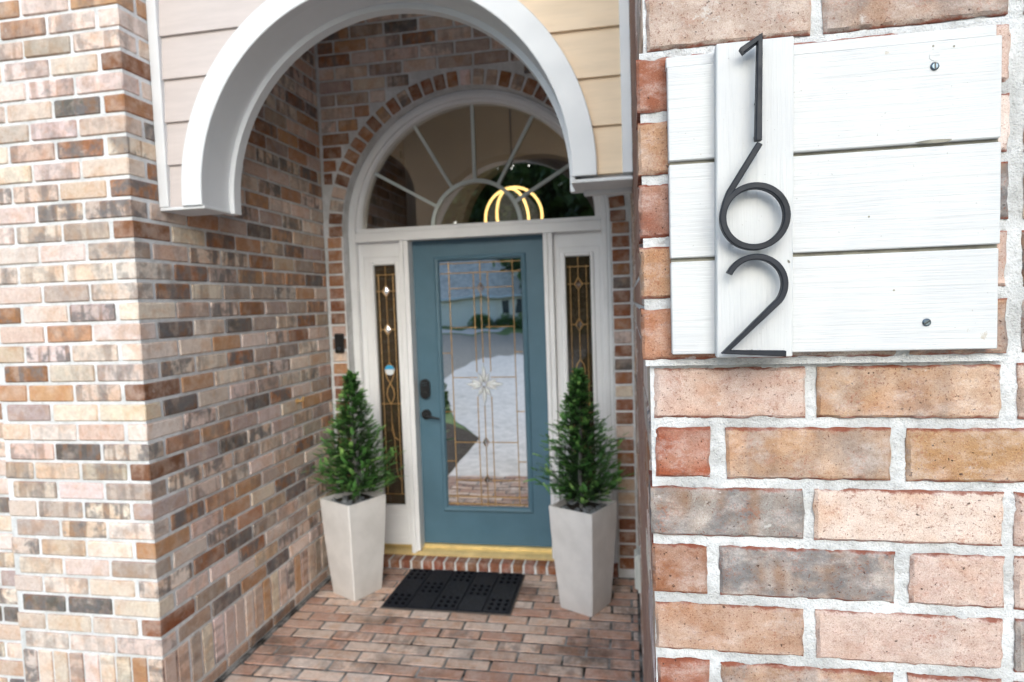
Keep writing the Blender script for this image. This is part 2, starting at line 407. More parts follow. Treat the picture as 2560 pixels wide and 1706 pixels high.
# left side wall of the porch (faces +X)
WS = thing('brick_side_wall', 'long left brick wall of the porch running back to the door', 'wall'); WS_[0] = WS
for r in range(NROW):
    z = lrow(r); y = YL + (BD if r % 2 == 0 else BL) + JT
    first = True
    while y < YB-.03:
        L = min(BL, YB-.012-y)
        if YB-.012-(y+L+JT) < .03 and L < BL+.001: L = min(YB-.012-y, BL)
        if L > .03: put_brick(WS, XL+rnd.uniform(-.0015, .0015), y+L/2, z, L, 'right')
        y += L+JT
for i in range(20):
    y = YL+.045+i*.0795
    if y+.036 < YB: put_brick(WS, XL, y, .295-JT/2-BL/2, BL, 'right', roll=R(90))
y = YL+.02
while y < YB-.1:
    L = rnd.choice([.1, .16, .21]); put_brick(WS, XL+rnd.uniform(-.004, .002), y+L/2, .034, L, 'right', c=rnd.choice([(.2, .12, .07, .6), (.5, .36, .28, .2), (.3, .2, .13, .8)]), H=.05); y += L+JT
MB().box(XL-.2, XL-.007, YL+.2, YB+.006, 0, TOP).build('mortar', 'mortar', WS)
MB().box(XL-.006, XL+.02, YL+.02, YB, -.02, .003).build('dark_joint', 'mortar_floor', WS)

# rear wall with the arched opening
FC, FS, FR = -.940, 2.185, .845   # fanlight centre, springing, outer radius
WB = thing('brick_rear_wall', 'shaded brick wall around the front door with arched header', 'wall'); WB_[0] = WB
RO = FR+.098
def halfwidth(z):   # half width of opening + ring at height z
    if z < FS-.02: return None
    return math.sqrt(max(0, RO**2-(z-FS)**2))
for r in range(-3, NROW+1):
    z = lrow(r); z0, z1 = z-CO/2, z+CO/2
    if z0 < 0: continue
    segs = []
    if z < FS-.01: segs = [(XL+.012, FC-FR-.012), (FC+FR+.012, XR-.012)]
    else:
        h = max(halfwidth(max(z0, FS)), halfwidth(z1)) if z0 < FS+RO else 0
        segs = [(XL+.012, XR-.012)] if h == 0 else [(XL+.012, FC-h-.008), (FC+h+.008, XR-.012)]
    for s0, s1 in segs:
        if s1-s0 < .03: continue
        if s1-s0 < .2:
            put_brick(WB, (s0+s1)/2, YB, z, s1-s0, header=True); continue
        x = s0 - (PIT/2 if r % 2 else 0)
        while x < s1-.02:
            a = max(x, s0); b_ = min(x+BL, s1)
            if b_-a > .03: put_brick(WB, (a+b_)/2, YB+rnd.uniform(-.0015, .0015), z, b_-a)
            x += PIT
NA = 35
for i in range(NA):              # ring of rowlock headers round the arch
    a = R(-2+184*(i+.5)/NA); rr = FR+.049
    o = put_brick(WB, FC+rr*math.cos(a), YB-.004, FS+rr*math.sin(a), .092, roll=-a, c=tone(True), H=.064, D=.1)
def back_hole(b, y0, y1):        # mortar slab with arched hole, one strip per column
    pts = arc(FC, FS, FR+.002, 180, 0, 40)
    for (xa, za), (xb, zb) in zip(pts, pts[1:]): b.add([(xa, y, z) for y in (y0, y1) for z in (za, TOP+.05)]+[(xb, y, z) for y in (y0, y1) for z in (zb, TOP+.05)],
        [(0, 1, 5, 4), (2, 6, 7, 3), (0, 4, 6, 2), (1, 3, 7, 5)])
    b.box(XL-.2, FC-FR-.002, y0, y1, 0, TOP+.05); b.box(FC+FR+.002, XR+.2, y0, y1, 0, TOP+.05)
    return b
back_hole(MB(), YB+.007, YB+.1).build('mortar', 'mortar', WB)
# step of rowlock bricks under the door
n = 23
for i in range(n):
    x = FC-FR+.03+i*(2*FR-.06)/(n-1)
    o = put_brick(WB, x, YB-.006, .028, .062, H=.056, D=.1, c=(rnd.uniform(.2, .3), rnd.uniform(.08, .12), .05, .2))
MB().box(FC-FR, FC+FR, YB+.002, YB+.16, -.01, .05).build('mortar', 'mortar', WB)

# right pier beside the camera
YP, JP = .870, 1.5301
PW = thing('brick_pier', 'near brick pier in sharp focus on the right, carrying the number plaque', 'wall')
def nb(x0, x1, k_, c, y=YP, dz=0.):
    z = JP+CO*(k_+.5)+dz; h = BH+rnd.uniform(-.002, .002)
    o = link('brick', near_brick(x1-x0, h, rnd.uniform(0, 90)), PW, ((x0+x1)/2, y+rnd.uniform(-.0012, .0012), z), (0, R(rnd.uniform(-.35, .35)), 0)); o.color = c
PK = (.60, .455, .395); OR = (.50, .325, .20); RD = (.33, .095, .042); GY = (.43, .39, .36); CR = (.70, .575, .50); BR = (.42, .27, .18)
rows = {0: [(.033, .226, (*PK, .1)), (.240, .453, (*OR, .35)), (.472, .68, (*CR, 0))],
        -1: [(.034, .105, (*RD, .2)), (.126, .328, (*OR, .4)), (.347, .56, (.42, .25, .12, .1)), (.575, .78, (*PK, .3))],
        -2: [(.026, .223, (.3, .28, .26, .8)), (.236, .458, (*CR, 0)), (.471, .68, (*PK, .3))],
        -3: [(.026, .099, (.3, .12, .05, .15)), (.115, .334, (*GY, .9)), (.351, .459, (*PK, .05)), (.472, .68, (*PK, .2))],
        -4: [(.028, .222, (.45, .29, .2, .1)), (.238, .459, (*PK, .1)), (.473, .68, (*GY, .7))],
        -5: [(.03, .1, (.3, .1, .05, .1)), (.115, .333, (*BR, .7)), (.35, .46, (*PK, .5)), (.473, .68, (*GY, .6))],
        6: [(.032, .235, (.48, .38, .32, .15)), (.249, .455, (.42, .32, .26, .4)), (.474, .68, (*BR, .5))],
        7: [(.032, .1, (*RD, .2)), (.115, .33, (*PK, .4)), (.345, .455, (*OR, .3)), (.474, .68, (*PK, .1))],
        8: [(.032, .235, (*PK, .3)), (.249, .455, (*OR, .4)), (.474, .68, (*PK, .1))]}
for k_ in range(-6, -18, -1): rows[k_] = [(a, b_, tone()) for a, b_, _ in rows[-4 if k_ % 2 == 0 else -5]]
for k_, bs in rows.items():
    for a, b_, c in bs: nb(a, b_, k_, c)
band = {5: (.30, .12, .07), 4: (.45, .27, .16), 3: (.30, .13, .085), 2: (.46, .28, .165), 1: (.42, .2, .11)}
rb = {5: (*PK, .1), 4: (*GY, .8), 3: (.3, .22, .15, .9), 2: (.16, .16, .165, .9), 1: (*BR, .7)}
for k_, c in band.items():
    s_ = k_ % 2
    nb(.018, .114 if s_ else .225, k_, (*c, .1), YP-.012)
    nb(.128 if s_ else .238, .332 if s_ else .452, k_, tone(), YP-.012)
    if s_: nb(.345, .452, k_, rb[k_], YP-.012)
    nb(.476, .69, k_, tone(), YP)
def rough_slab(x0, x1, z0, z1, y, step, amp):
    b = MB(); nx = int((x1-x0)/step); nz_ = int((z1-z0)/step); vs = []; fs = []
    for i in range(nx+1):
        for j in range(nz_+1):
            x = x0+(x1-x0)*i/nx; z = z0+(z1-z0)*j/nz_
            vs.append((x, y+amp*(nz(x, 0, z, 30)+.6*nz(x, 5, z, 110)+.4*nz(x, 2, z, 260)), z))
    for i in range(nx):
        for j in range(nz_): q = i*(nz_+1)+j; fs.append((q, q+nz_+1, q+nz_+2, q+1))
    return b.add(vs, fs)
rough_slab(.028, .72, .9, 2.3, YP+.0062, .0036, .0030).build('mortar', 'mortar_near', PW, True)
MB().box(.034, .72, YP+.0125, YP+.2, 0, TOP).build('core', 'mortar', PW)
rough_slab(.022, .456, JP+CO-.002, JP+CO*6+.002, YP-.012+.0058, .0036, .0026).build('mortar', 'mortar_near', PW, True)
MB().box(.023, .455, YP-.0025, YP+.01, JP+CO-.001, JP+CO*6+.001).build('core', 'mortar_near', PW)

# right side wall of the porch (faces -X, seen at a grazing angle)
WR = thing('brick_side_wall', 'narrow grazing view of the right porch wall between pier and door', 'wall')
rest = MB()
for r in range(-3, NROW):
    z = lrow(r); y = YP+.02+(0 if r % 2 else PIT/2)
    while y < YB-.03:
        L = min(BL, YB-.012-y)
        if L > .03:
            if y > 2.3 and r < 32: put_brick(WR, XR+rnd.uniform(-.001, .001), y+L/2, z, L, 'left')
            elif y < 1.3 and r > 8 and r < 30: put_brick(WR, XR, y+L/2, z, L, 'left')
            else: rest.box(XR, XR+.05, y, y+L, z-BH/2, z+BH/2, .004)
        y += L+JT
o = rest.build('brick', 'brick', WR); o['kind'] = 'stuff'; o.color = (.44, .31, .24, .3)
MB().box(XR+.004, XR+.2, YP+.2, YB+.006, 0, TOP).build('mortar', 'mortar', WR)

# ------------------------------------------------------------------ porch floor, ground and ceiling
FL = tag(link('porch_floor', None), kind='structure')
MB().box(XL-.3, XR+.2, 1.96, YB+.1, -.14, -.004).build('mortar', 'mortar_floor', FL)
row = 0; y = YB-.012-.037
while y > 1.98:
    x = XL+.03-(PIT/2 if row % 2 else 0)
    while x < XR-.03:
        a = max(x, XL+.022); b_ = min(x+.208, XR-.012)
        if b_-a > .025:
            lite = min(1, max(0, (3.35-y)*1.4))*min(1, max(0, -a/1.2))
            c = rnd.choice([(.70, .52, .42), (.64, .44, .35), (.78, .63, .53), (.56, .36, .28), (.80, .68, .60), (.46, .30, .24), (.74, .58, .48)]); g = rnd.uniform(.85, 1.12)
            o = link('brick', brick_mesh(b_-a, 'paver', .0755, .05), FL, ((a+b_)/2, y, rnd.uniform(-.0015, .0015)), (R(-90), 0, 0))
            o.color = (c[0]*g, c[1]*g, c[2]*g, rnd.choice([0, .1, .2, .5]))
        x += .220
    y -= .0875; row += 1
tag(MB().box(XL-.2, XR+.2, 2.55, YB+.3, TOP+.1, TOP+.25).build('porch_ceiling', 'ceiling'), kind='structure')

# ground outside (seen mirrored in the glass)
def sheet(name, poly, z, mat, kind='structure'):
    b = MB(); b.add([(x, y_, z) for x, y_ in poly], [tuple(range(len(poly)))]); return tag(b.build(name, mat), kind=kind)
sheet('ground', [(-250, -250), (250, -250), (250, 120), (-250, 120)], -.16, 'grass')
sheet('driveway', [(-1.95, 1.97), (3, 1.97), (8, -14.5), (-5.2, -14.2), (-4.6, -6.9), (-2.7, -1.6), (-2.05, -.5)], -.150, 'concrete')
sheet('planting_bed', [(-6, 2.2), (-1.95, 1.97), (-2.05, -.5), (-2.7, -1.4), (-6, -2.4)], -.146, 'dirt')
sheet('street', [(-60, -10), (-4.6, -7), (-4.0, -14), (60, -16), (60, -30), (-60, -30)], -.154, 'asphalt')
sheet('sidewalk', [(-60, -30), (-8.6, -32), (-8.6, -37), (-60, -39.5)], -.147, 'concrete')

# ------------------------------------------------------------------ gable with arched opening
AC, AZ, RI, RT, YA, ZB = -.9455, 2.18, .755, .847, 2.37, 2.145
GB = thing('arched_gable', 'white arch trim set in lap siding above the porch entrance', 'gable')
def edge(z, s):
    rr = RT-.03
    if z < AZ: return rr
    return math.sqrt(max(0, rr*rr-(z-AZ)**2))
for side, xs, mt, zs in ((-1, XL+.03, 'siding_light_tint', 2.145), (1, XR-.03, 'siding_cream', 2.160)):
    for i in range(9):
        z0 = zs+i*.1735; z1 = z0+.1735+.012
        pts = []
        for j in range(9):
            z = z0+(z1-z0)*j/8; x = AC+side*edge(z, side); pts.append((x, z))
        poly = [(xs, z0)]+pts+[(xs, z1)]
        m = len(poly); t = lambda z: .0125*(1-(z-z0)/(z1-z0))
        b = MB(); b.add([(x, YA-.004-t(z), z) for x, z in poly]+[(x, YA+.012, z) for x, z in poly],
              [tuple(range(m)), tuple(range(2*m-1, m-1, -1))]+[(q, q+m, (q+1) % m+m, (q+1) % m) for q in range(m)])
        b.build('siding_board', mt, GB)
MB().box(XL+.001, XL+.045, YA-.028, YA+.02, ZB, TOP, .002).build('corner_board', 'white', GB)
MB().box(XR-.037, XR-.001, YA-.028, YA+.02, ZB+.012, TOP, .002).build('corner_board', 'white', GB)
P = [(AC-(RI+RT)/2, ZB)]+arc(AC, AZ, (RI+RT)/2, 180, 0, 64)+[(AC+(RI+RT)/2, ZB+.01)]
hw = (RT-RI)/2
MB().sweep(P, [(-hw, YA-.034), (-hw+.003, YA-.037), (hw-.003, YA-.037), (hw, YA-.034), (hw, YA+.01), (-hw, YA+.01)]).build('arch_trim', 'white', GB, True)
P2 = [(AC-RI-.006, ZB-.004)]+arc(AC, AZ, RI+.006, 180, 0, 64)+[(AC+RI+.006, ZB-.004)]
MB().sweep(P2, [(-.005, YA-.030), (.005, YA-.030), (.005, YA+.15), (-.005, YA+.15)]).build('arch_liner', 'white', GB, True)
P3 = [(AC-RI-.008, ZB-.014)]+arc(AC, AZ, RI+.008, 180, 0, 64)+[(AC+RI+.008, ZB-.014)]
MB().sweep(P3, [(-.03, YA+.151), (.022, YA+.151), (.022, YA+.20), (-.03, YA+.20)]).build('back_trim', 'white', GB, True)
MB().box(XL+.002, AC-RI+.004, YA-.026, YA+.149, ZB-.014, ZB-.001, .002).build('bottom_cap', 'white', GB)
MB().box(AC+RI-.004, XR-.002, YA-.026, YA+.149, ZB-.014, ZB-.001, .002).build('bottom_cap', 'white', GB)
MB().box(AC+RI+.03, XR-.004, YA+.151, YA+.196, ZB-.03, ZB+.02, .002).build('bottom_cap', 'white', GB)
b = MB(); pts = [(AC-RI-.03, ZB-.002)]+arc(AC, AZ, RI+.03, 180, 0, 40)+[(AC+RI+.03, ZB-.002)]
for (xa, za), (xb, zb) in zip(pts, pts[1:]):
    if abs(xa-xb) > 1e-5: b.add([(xa, y_, z) for y_ in (YA+.013, YA+.175) for z in (za, TOP+.04)]+[(xb, y_, z) for y_ in (YA+.013, YA+.175) for z in (zb, TOP+.04)], [(0, 1, 5, 4), (2, 6, 7, 3), (0, 4, 6, 2), (1, 3, 7, 5)])
b.box(XL+.003, AC-RI-.03, YA+.013, YA+.175, ZB, TOP+.04).box(AC+RI+.03, XR-.003, YA+.013, YA+.175, ZB, TOP+.04)
b.build('back_panel', 'white_frame', GB)

# ------------------------------------------------------------------ door frame, sidelights, fanlight
DF = thing('door_frame', 'white door surround with half round fanlight and two leaded sidelights', 'door frame')
YF = 3.885
def ringpath(r, zb): return [(FC-r, zb)]+arc(FC, FS, r, 180, 0, 56)+[(FC+r, zb)]
MB().sweep(ringpath(FR-.027, .06), [(-.025, YF), (-.02, YF-.005), (.004, YF-.005), (.01, YF+.004), (.022, YF+.004), (.027, YF+.01), (.027, YF+.11), (-.025, YF+.11)]).build('casing', 'white_frame', DF, True)
b = MB(); b.sweep(arc(FC, FS+.02, FR-.071, 180, 0, 56), [(-.018, YF+.028), (-.006, YF+.018), (.012, YF+.018), (.018, YF+.012), (.018, YF+.10), (-.018, YF+.10)]); fan = b.build('fanlight', 'white_frame', DF, True)
b = MB(); b.prism([(FC+.80, FS+.03)]+arc(FC, FS+.02, FR-.075, 2, 178, 50)+[(FC-.80, FS+.03)], YF+.072, YF+.076); b.build('pane', 'glass_fan', fan)
SCX = FC+.004
b = MB(); b.sweep(arc(SCX, FS+.01, .287, 180, 0, 36), [(-.0115, YF+.050), (.0115, YF+.050), (.0115, YF+.070), (-.0115, YF+.070)]); b.build('hub_arch', 'spoke', fan, True)
for a in (30, 60, 90, 120, 150):
    d = Vector((math.cos(R(a)), math.sin(R(a)))); c = Vector((SCX, FS+.004))
    b = MB(); b.sweep([tuple(c+d*.294), tuple(c+d*.765)], [(-.010, YF+.052), (.010, YF+.052), (.010, YF+.071), (-.010, YF+.071)]); b.build('spoke', 'spoke', fan)
b = MB(); b.box(FC-FR+.052, FC+FR-.052, YF-.004, YF+.12, 2.125, 2.185, .003).box(FC-FR+.054, FC+FR-.054, YF+.012, YF+.118, 2.186, 2.212, .003); b.build('transom_bar', 'white_frame', DF)
for x0, x1 in ((-1.435, -1.378), (-.504, -.447)):
    b = MB(); s_ = 1 if x0 < -1 else -1
    b.box(x0, x0+.026, YF-.012, YF+.1, .075, 2.123, .003).box(x0+.031, x1, YF-.004, YF+.1, .09, 2.1235, .003).box(x0+.024, x0+.033, YF+.004, YF+.1, .08, 2.123)
    b.build('mullion', 'white_frame', DF)
def ringrect(b, x0, x1, z0, z1, wd, y0, y1, c=.003):
    b.box(x0, x0+wd, y0, y1, z0, z1, c).box(x1-wd, x1, y0, y1, z0, z1, c).box(x0+wd+.0005, x1-wd-.0005, y0+.0004, y1, z0, z0+wd, c).box(x0+wd+.0005, x1-wd-.0005, y0+.0004, y1, z1-wd, z1, c)
    return b
for side, (x0, x1, g0, g1) in ((0, (-1.733, -1.437, -1.632, -1.487)), (1, (-.445, -.147, -.373, -.224))):
    yy = YF+.055
    b = MB(); z0, z1 = .112, 2.124
    b.box(x0, g0-.024, yy-.012, yy+.03, z0, z1).box(g1+.024, x1, yy-.012, yy+.03, z0, z1).box(g0-.0245, g1+.0245, yy-.0124, yy+.03, 1.999, z1).box(g0-.0245, g1+.0245, yy-.0124, yy+.03, z0, .358)
    ringrect(b, x0+.028, x1-.018, .345, 2.035, .007, yy-.018, yy-.0125, .001)
    if side == 0: ringrect(b, x0+.04, x1-.03, .15, .31, .008, yy-.018, yy-.0125, .001)
    sl = b.build('sidelight', 'white_frame', DF)
    b = MB(); ringrect(b, g0-.026, g1+.026, .357, 2.0, .024, yy-.024, yy+.01, .006); b.build('glazing_bead', 'white_frame', sl)
    MB().box(g0-.004, g1+.004, yy+.002, yy+.006, .378, 1.978).build('pane', 'glass_side', sl)
    gc = (g0+g1)/2; q = lambda x, z: (gc+x, yy-.001, z)
    def came(pts, r_=.0026): MB().tube([q(*p_) for p_ in pts], r_, 5).build('came', 'brass', sl)
    for x in (-.05, .05): came([(x, .45), (x, 1.92)])
    came([(-.07, 1.913), (.07, 1.913)]); came([(-.07, 1.806), (-.022, 1.806)]); came([(.022, 1.806), (.07, 1.806)])
    came([(-.05, 1.553), (-.022, 1.553)]); came([(.022, 1.553), (.05, 1.553)])
    came([(0, 1.975), (0, 1.845)]); came([(0, 1.768), (0, 1.592)]); came([(0, 1.515), (0, 1.335)])
    for zc in (1.806, 1.553):
        came([(0, zc+.038), (.024, zc), (0, zc-.038), (-.024, zc), (0, zc+.038)], .0042)
        MB().add([q(0, zc+.03), q(.018, zc), q(0, zc-.03), q(-.018, zc), (gc, yy-.009, zc)], [(0, 1, 4), (1, 2, 4), (2, 3, 4), (3, 0, 4)]).build('bevel_diamond', 'bevel', sl)
    came([(0, 1.335), (.02, 1.305), (.03, 1.27), (.02, 1.23), (0, 1.195), (-.02, 1.16), (-.026, 1.12), (-.016, 1.085), (0, 1.06)], .0032)
    came([(0, 1.335), (-.02, 1.305), (-.03, 1.27), (-.02, 1.23), (0, 1.195), (.02, 1.16), (.026, 1.12), (.016, 1.085), (0, 1.06)], .0032)
    came([(-.07, 1.06), (.07, 1.06)]); came([(.0, 1.06), (.0, .88), (.012, .84), (.04, .815)]); came([(0, 1.06), (-.0, .93), (.012, .86), (.02, .62), (.03, .57), (.045, .55)])
    came([(-.07, .45), (.07, .45)])
    if side == 0:
        st = MB(); st.tube([q(0, 1.285), (gc, yy-.003, 1.285)], .034, 24).build('sticker', 'sticker_w', sl)
        st = MB(); st.prism([(gc+x-gc, z) for x, z in arc(gc, 1.285, .0335, 8, 172, 16)], yy-.0042, yy-.0032).build('sticker', 'sticker_b', sl)
b = MB(); b.add([(x, y_, z) for x in (-1.733, -.147) for y_, z in ((YF-.002, .058), (YF-.002, .07), (YF+.015, .082), (YF+.065, .092), (YF+.066, .110), (YF+.13, .112), (YF+.13, .058))],
    [tuple(range(7)), tuple(range(13, 6, -1))]+[(i, i+7, (i+1) % 7+7, (i+1) % 7) for i in range(7)]); b.build('threshold', 'gold', DF)

# ------------------------------------------------------------------ the door
FD = thing('front_door', 'teal blue front door with tall leaded glass panel', 'door')
D0, D1, DZ0, DZ1, YD = -1.377, -.505, .1135, 2.124, 3.97
GX0, GX1, GZ0, GZ1 = -1.197, -.667, .373, 1.980
b = MB(); lx0, lx1, lz0, lz1 = GX0-.03, GX1+.03, GZ0-.03, GZ1+.03
b.box(D0, lx0, YD, YD+.045, DZ0, DZ1).box(lx1, D1, YD, YD+.045, DZ0, DZ1).box(lx0-.0004, lx1+.0004, YD+.0003, YD+.045, lz1, DZ1).box(lx0-.0004, lx1+.0004, YD+.0003, YD+.045, DZ0, lz0)
b.build('slab', 'teal', FD)
prof = [(-.022, YD+.006), (-.020, YD-.008), (-.008, YD-.014), (.006, YD-.011), (.016, YD+.004), (.018, YD+.02), (-.022, YD+.02)]
MB().sweep([(GX0-.018, GZ0-.018), (GX0-.018, GZ1+.018), (GX1+.018, GZ1+.018), (GX1+.018, GZ0-.018)], [(-o_, y_) for o_, y_ in prof], True).build('glass_moulding', 'teal', FD)
YG = YD-.003
pane = MB().box(GX0-.004, GX1+.004, YG+.006, YG+.012, GZ0-.004, GZ1+.004).build('pane', 'glass_door', FD)
gc = -.930; q = lambda x, z: (x, YG+.003, z)
def came(pts, r_=.0028): MB().tube([q(*p_) for p_ in pts], r_, 5).build('came', 'brass', pane)
xa, xb, xc, xd, xe = -1.138, -.975, gc, -.882, -.718
for x in (xa, xe): came([(x, GZ0), (x, GZ1)])
for x in (xb, xd): came([(x, GZ0), (x, 1.10)]); came([(x, 1.26), (x, 1.905)])
came([(gc, GZ0), (gc, .51)]); came([(gc, .58), (gc, .765)]); came([(gc, .835), (gc, 1.04)]); came([(gc, 1.32), (gc, 1.77)]); came([(gc, 1.85), (gc, GZ1)])
for z in (1.905, 1.968, .434, .385): came([(GX0, z), (GX1, z)], .0036)
for z in (1.807, 1.552, .797, .545):
    came([(xa, z), (gc-.03, z)]); came([(gc+.03, z), (xe, z)])
for z in (1.387, 1.0, .67): came([(GX0, z), (xa, z)]); came([(xe, z), (GX1, z)])
came([(xa, 1.225), (xb, 1.225)]); came([(xd, 1.225), (xe, 1.225)])
def bevel(pts, mid, mt='bevel'):
    n_ = len(pts); MB().add([q(*p_) for p_ in pts]+[(mid[0], YG-.006, mid[1])], [(i, (i+1) % n_, n_) for i in range(n_)]).build('bevel_petal', mt, pane)
    if mt == 'bevel': came(pts+[pts[0]], .0016)
    else: MB().tube([q(*p_) for p_ in pts+[pts[0]]], .0013, 5).build('came', 'zinc', pane)
for zc in (1.807, .797, .547): bevel([(gc, zc+.036), (gc+.022, zc), (gc, zc-.036), (gc-.022, zc)], (gc, zc))
sz = 1.18
for i, (a, L, w_) in enumerate([(90, .135, .017), (-90, .145, .017), (0, .135, .02), (180, .125, .02), (62, .085, .015), (118, .085, .015), (-62, .1, .015), (-118, .1, .015), (20, .1, .013), (160, .1, .013), (-20, .1, .013), (200, .1, .013)]):
    d = Vector((math.cos(R(a)), math.sin(R(a)))); n_ = Vector((-d.y, d.x)); c = Vector((gc, sz))
    f = lambda u_, v_: tuple(c+d*u_+n_*v_)
    bevel([f(.012, 0), f(L*.5, w_*.8), f(L, 0), f(L*.5, -w_*.8)], f(L*.52, 0), 'frost')
# lock and lever
b = MB(); px_, pz_ = -1.326, 1.155
pts = [(px_+x*.033, pz_+z) for x, z in [(math.cos(R(t)), .032+.033*math.sin(R(t))) for t in range(0, 181, 15)]+[(math.cos(R(t)), -.032+.033*math.sin(R(t))) for t in range(180, 361, 15)]]
dbt = b.prism(pts, YD-.024, YD-.0005).build('deadbolt', 'black', FD)
MB().tube([(px_, YD-.024, pz_-.036), (px_, YD-.036, pz_-.036)], .02, 18).build('cylinder', 'black', dbt)
for i in range(3):
    for j in range(2): MB().tube([(px_-.013+.013*i, YD-.024, pz_+.04-.015*j), (px_-.013+.013*i, YD-.027, pz_+.04-.015*j)], .0045, 8).build('key_button', 'steel', dbt)
lv = MB().tube([(-1.328, YD-.0005, .983), (-1.328, YD-.012, .983), (-1.328, YD-.0125, .983)], [.034, .033, .024], 24).build('lever_handle', 'black', FD)
MB().tube([(-1.328, YD-.01, .983), (-1.328, YD-.045, .983), (-1.318, YD-.055, .981), (-1.27, YD-.055, .972), (-1.225, YD-.05, .962)], [.012, .012, .0105, .008, .006], 10).build('lever', 'black', lv, True)

# ------------------------------------------------------------------ small things on the walls
bt = thing('doorbell', 'small black doorbell on the brick left of the door frame', 'doorbell')
MB().box(-1.867, -1.806, YB-.026, YB-.004, 1.415, 1.542, .006).build('housing', 'black', bt)
MB().tube([(-1.8365, YB-.0255, 1.445), (-1.8365, YB-.029, 1.445)], .013, 18).build('button', 'steel', bt)
ou = thing('outlet_cover', 'ivory weatherproof outlet box low on the right porch wall', 'outlet')
MB().box(.004, XR-.001, 2.86, 2.95, .37, .53, .006).build('cover', 'ivory', ou)
MB().box(XR-.012, XR+.002, 2.85, 2.96, .36, .54, .002).build('back_plate', 'ivory', ou)
hk = thing('wall_hook', 'tiny brass hook on the left porch wall', 'hook')
MB().tube([(XL-.002, 3.356, 1.173), (XL+.03, 3.356, 1.173), (XL+.04, 3.356, 1.18), (XL+.04, 3.356, 1.2)], .006, 8).build('hook', 'brass', hk, True)
MB().tube([(XL-.001, 3.356, 1.173), (XL+.006, 3.356, 1.173)], .016, 12).build('rose', 'brass', hk)

# ------------------------------------------------------------------ doormat
DM = thing('doormat', 'black rubber doormat with raised bars and studs before the door', 'doormat')
mx0, mx1, my0, my1 = -1.415, -.664, 3.262, 3.776
MB().box(mx0, mx1, my0, my1, .004, .010, .002).build('border', 'mat_edge', DM)
MB().box(mx0+.006, mx1-.006, my0+.006, my1-.006, .0102, .0122, .0005).build('base', 'rubber', DM)
wd = (mx1-mx0-.02)/5
for i in range(5):
    a = mx0+.01+i*wd
    pan = MB().box(a+.006, a+wd-.006, my0+.008, my1-.008, .0124, .019, .003).build('panel', 'rubber', DM)
    for blk in range(3):
        if (i+blk) % 2 == 0:
            yc = my0+.09+blk*.165
            for u_ in range(3):
                for v_ in range(3):
                    x, y_ = a+wd*(.22+.28*u_), yc-.05+.05*v_; MB().tube([(x, y_, .019), (x, y_, .0245), (x, y_, .025)], [.011, .010, .006], 10).build('stud', 'stud', pan)

# ------------------------------------------------------------------ planters and conifers
def leafmesh(name, faces_pts, tones, mat):
    b = MB()
    for pts in faces_pts: b.add(pts, [tuple(range(len(pts)))])
    me = bpy.data.meshes.new(name); me.from_pydata(b.v, [], b.f)
    at = me.attributes.new('tone', 'FLOAT', 'FACE'); at.data.foreach_set('value', tones)
    me.materials.append(MT[mat]); return me
def spray(out, tones, base, d, up_, L, t, w_):
    """a flat feathery sprig: pairs of short scale leaves along a bending stem"""
    d = d.normalized(); side = d.cross(up_); side = side.normalized() if side.length > .01 else d.orthogonal().normalized(); nrm = side.cross(d).normalized()
    n_ = 5
    for i in range(n_):
        f = (i+.5)/n_; p_ = base+d*L*f+nrm*(-.12*L*f*f)
        wl = w_*(1-.75*abs(f-.35)); ll = L*.34
        for s_ in (-1, 1):
            e = p_+d*ll*.75+side*s_*wl+nrm*rnd.uniform(-.15, .25)*wl
            m = p_+d*ll*.1+side*s_*wl*.55
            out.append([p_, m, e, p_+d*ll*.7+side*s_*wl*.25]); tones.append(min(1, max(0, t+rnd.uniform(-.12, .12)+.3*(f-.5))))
    e = base+d*L*1.12-nrm*.12*L; m = base+d*L*.7
    out.append([m-side*w_*.25, m+side*w_*.25, e]); tones.append(min(1, t+.15))
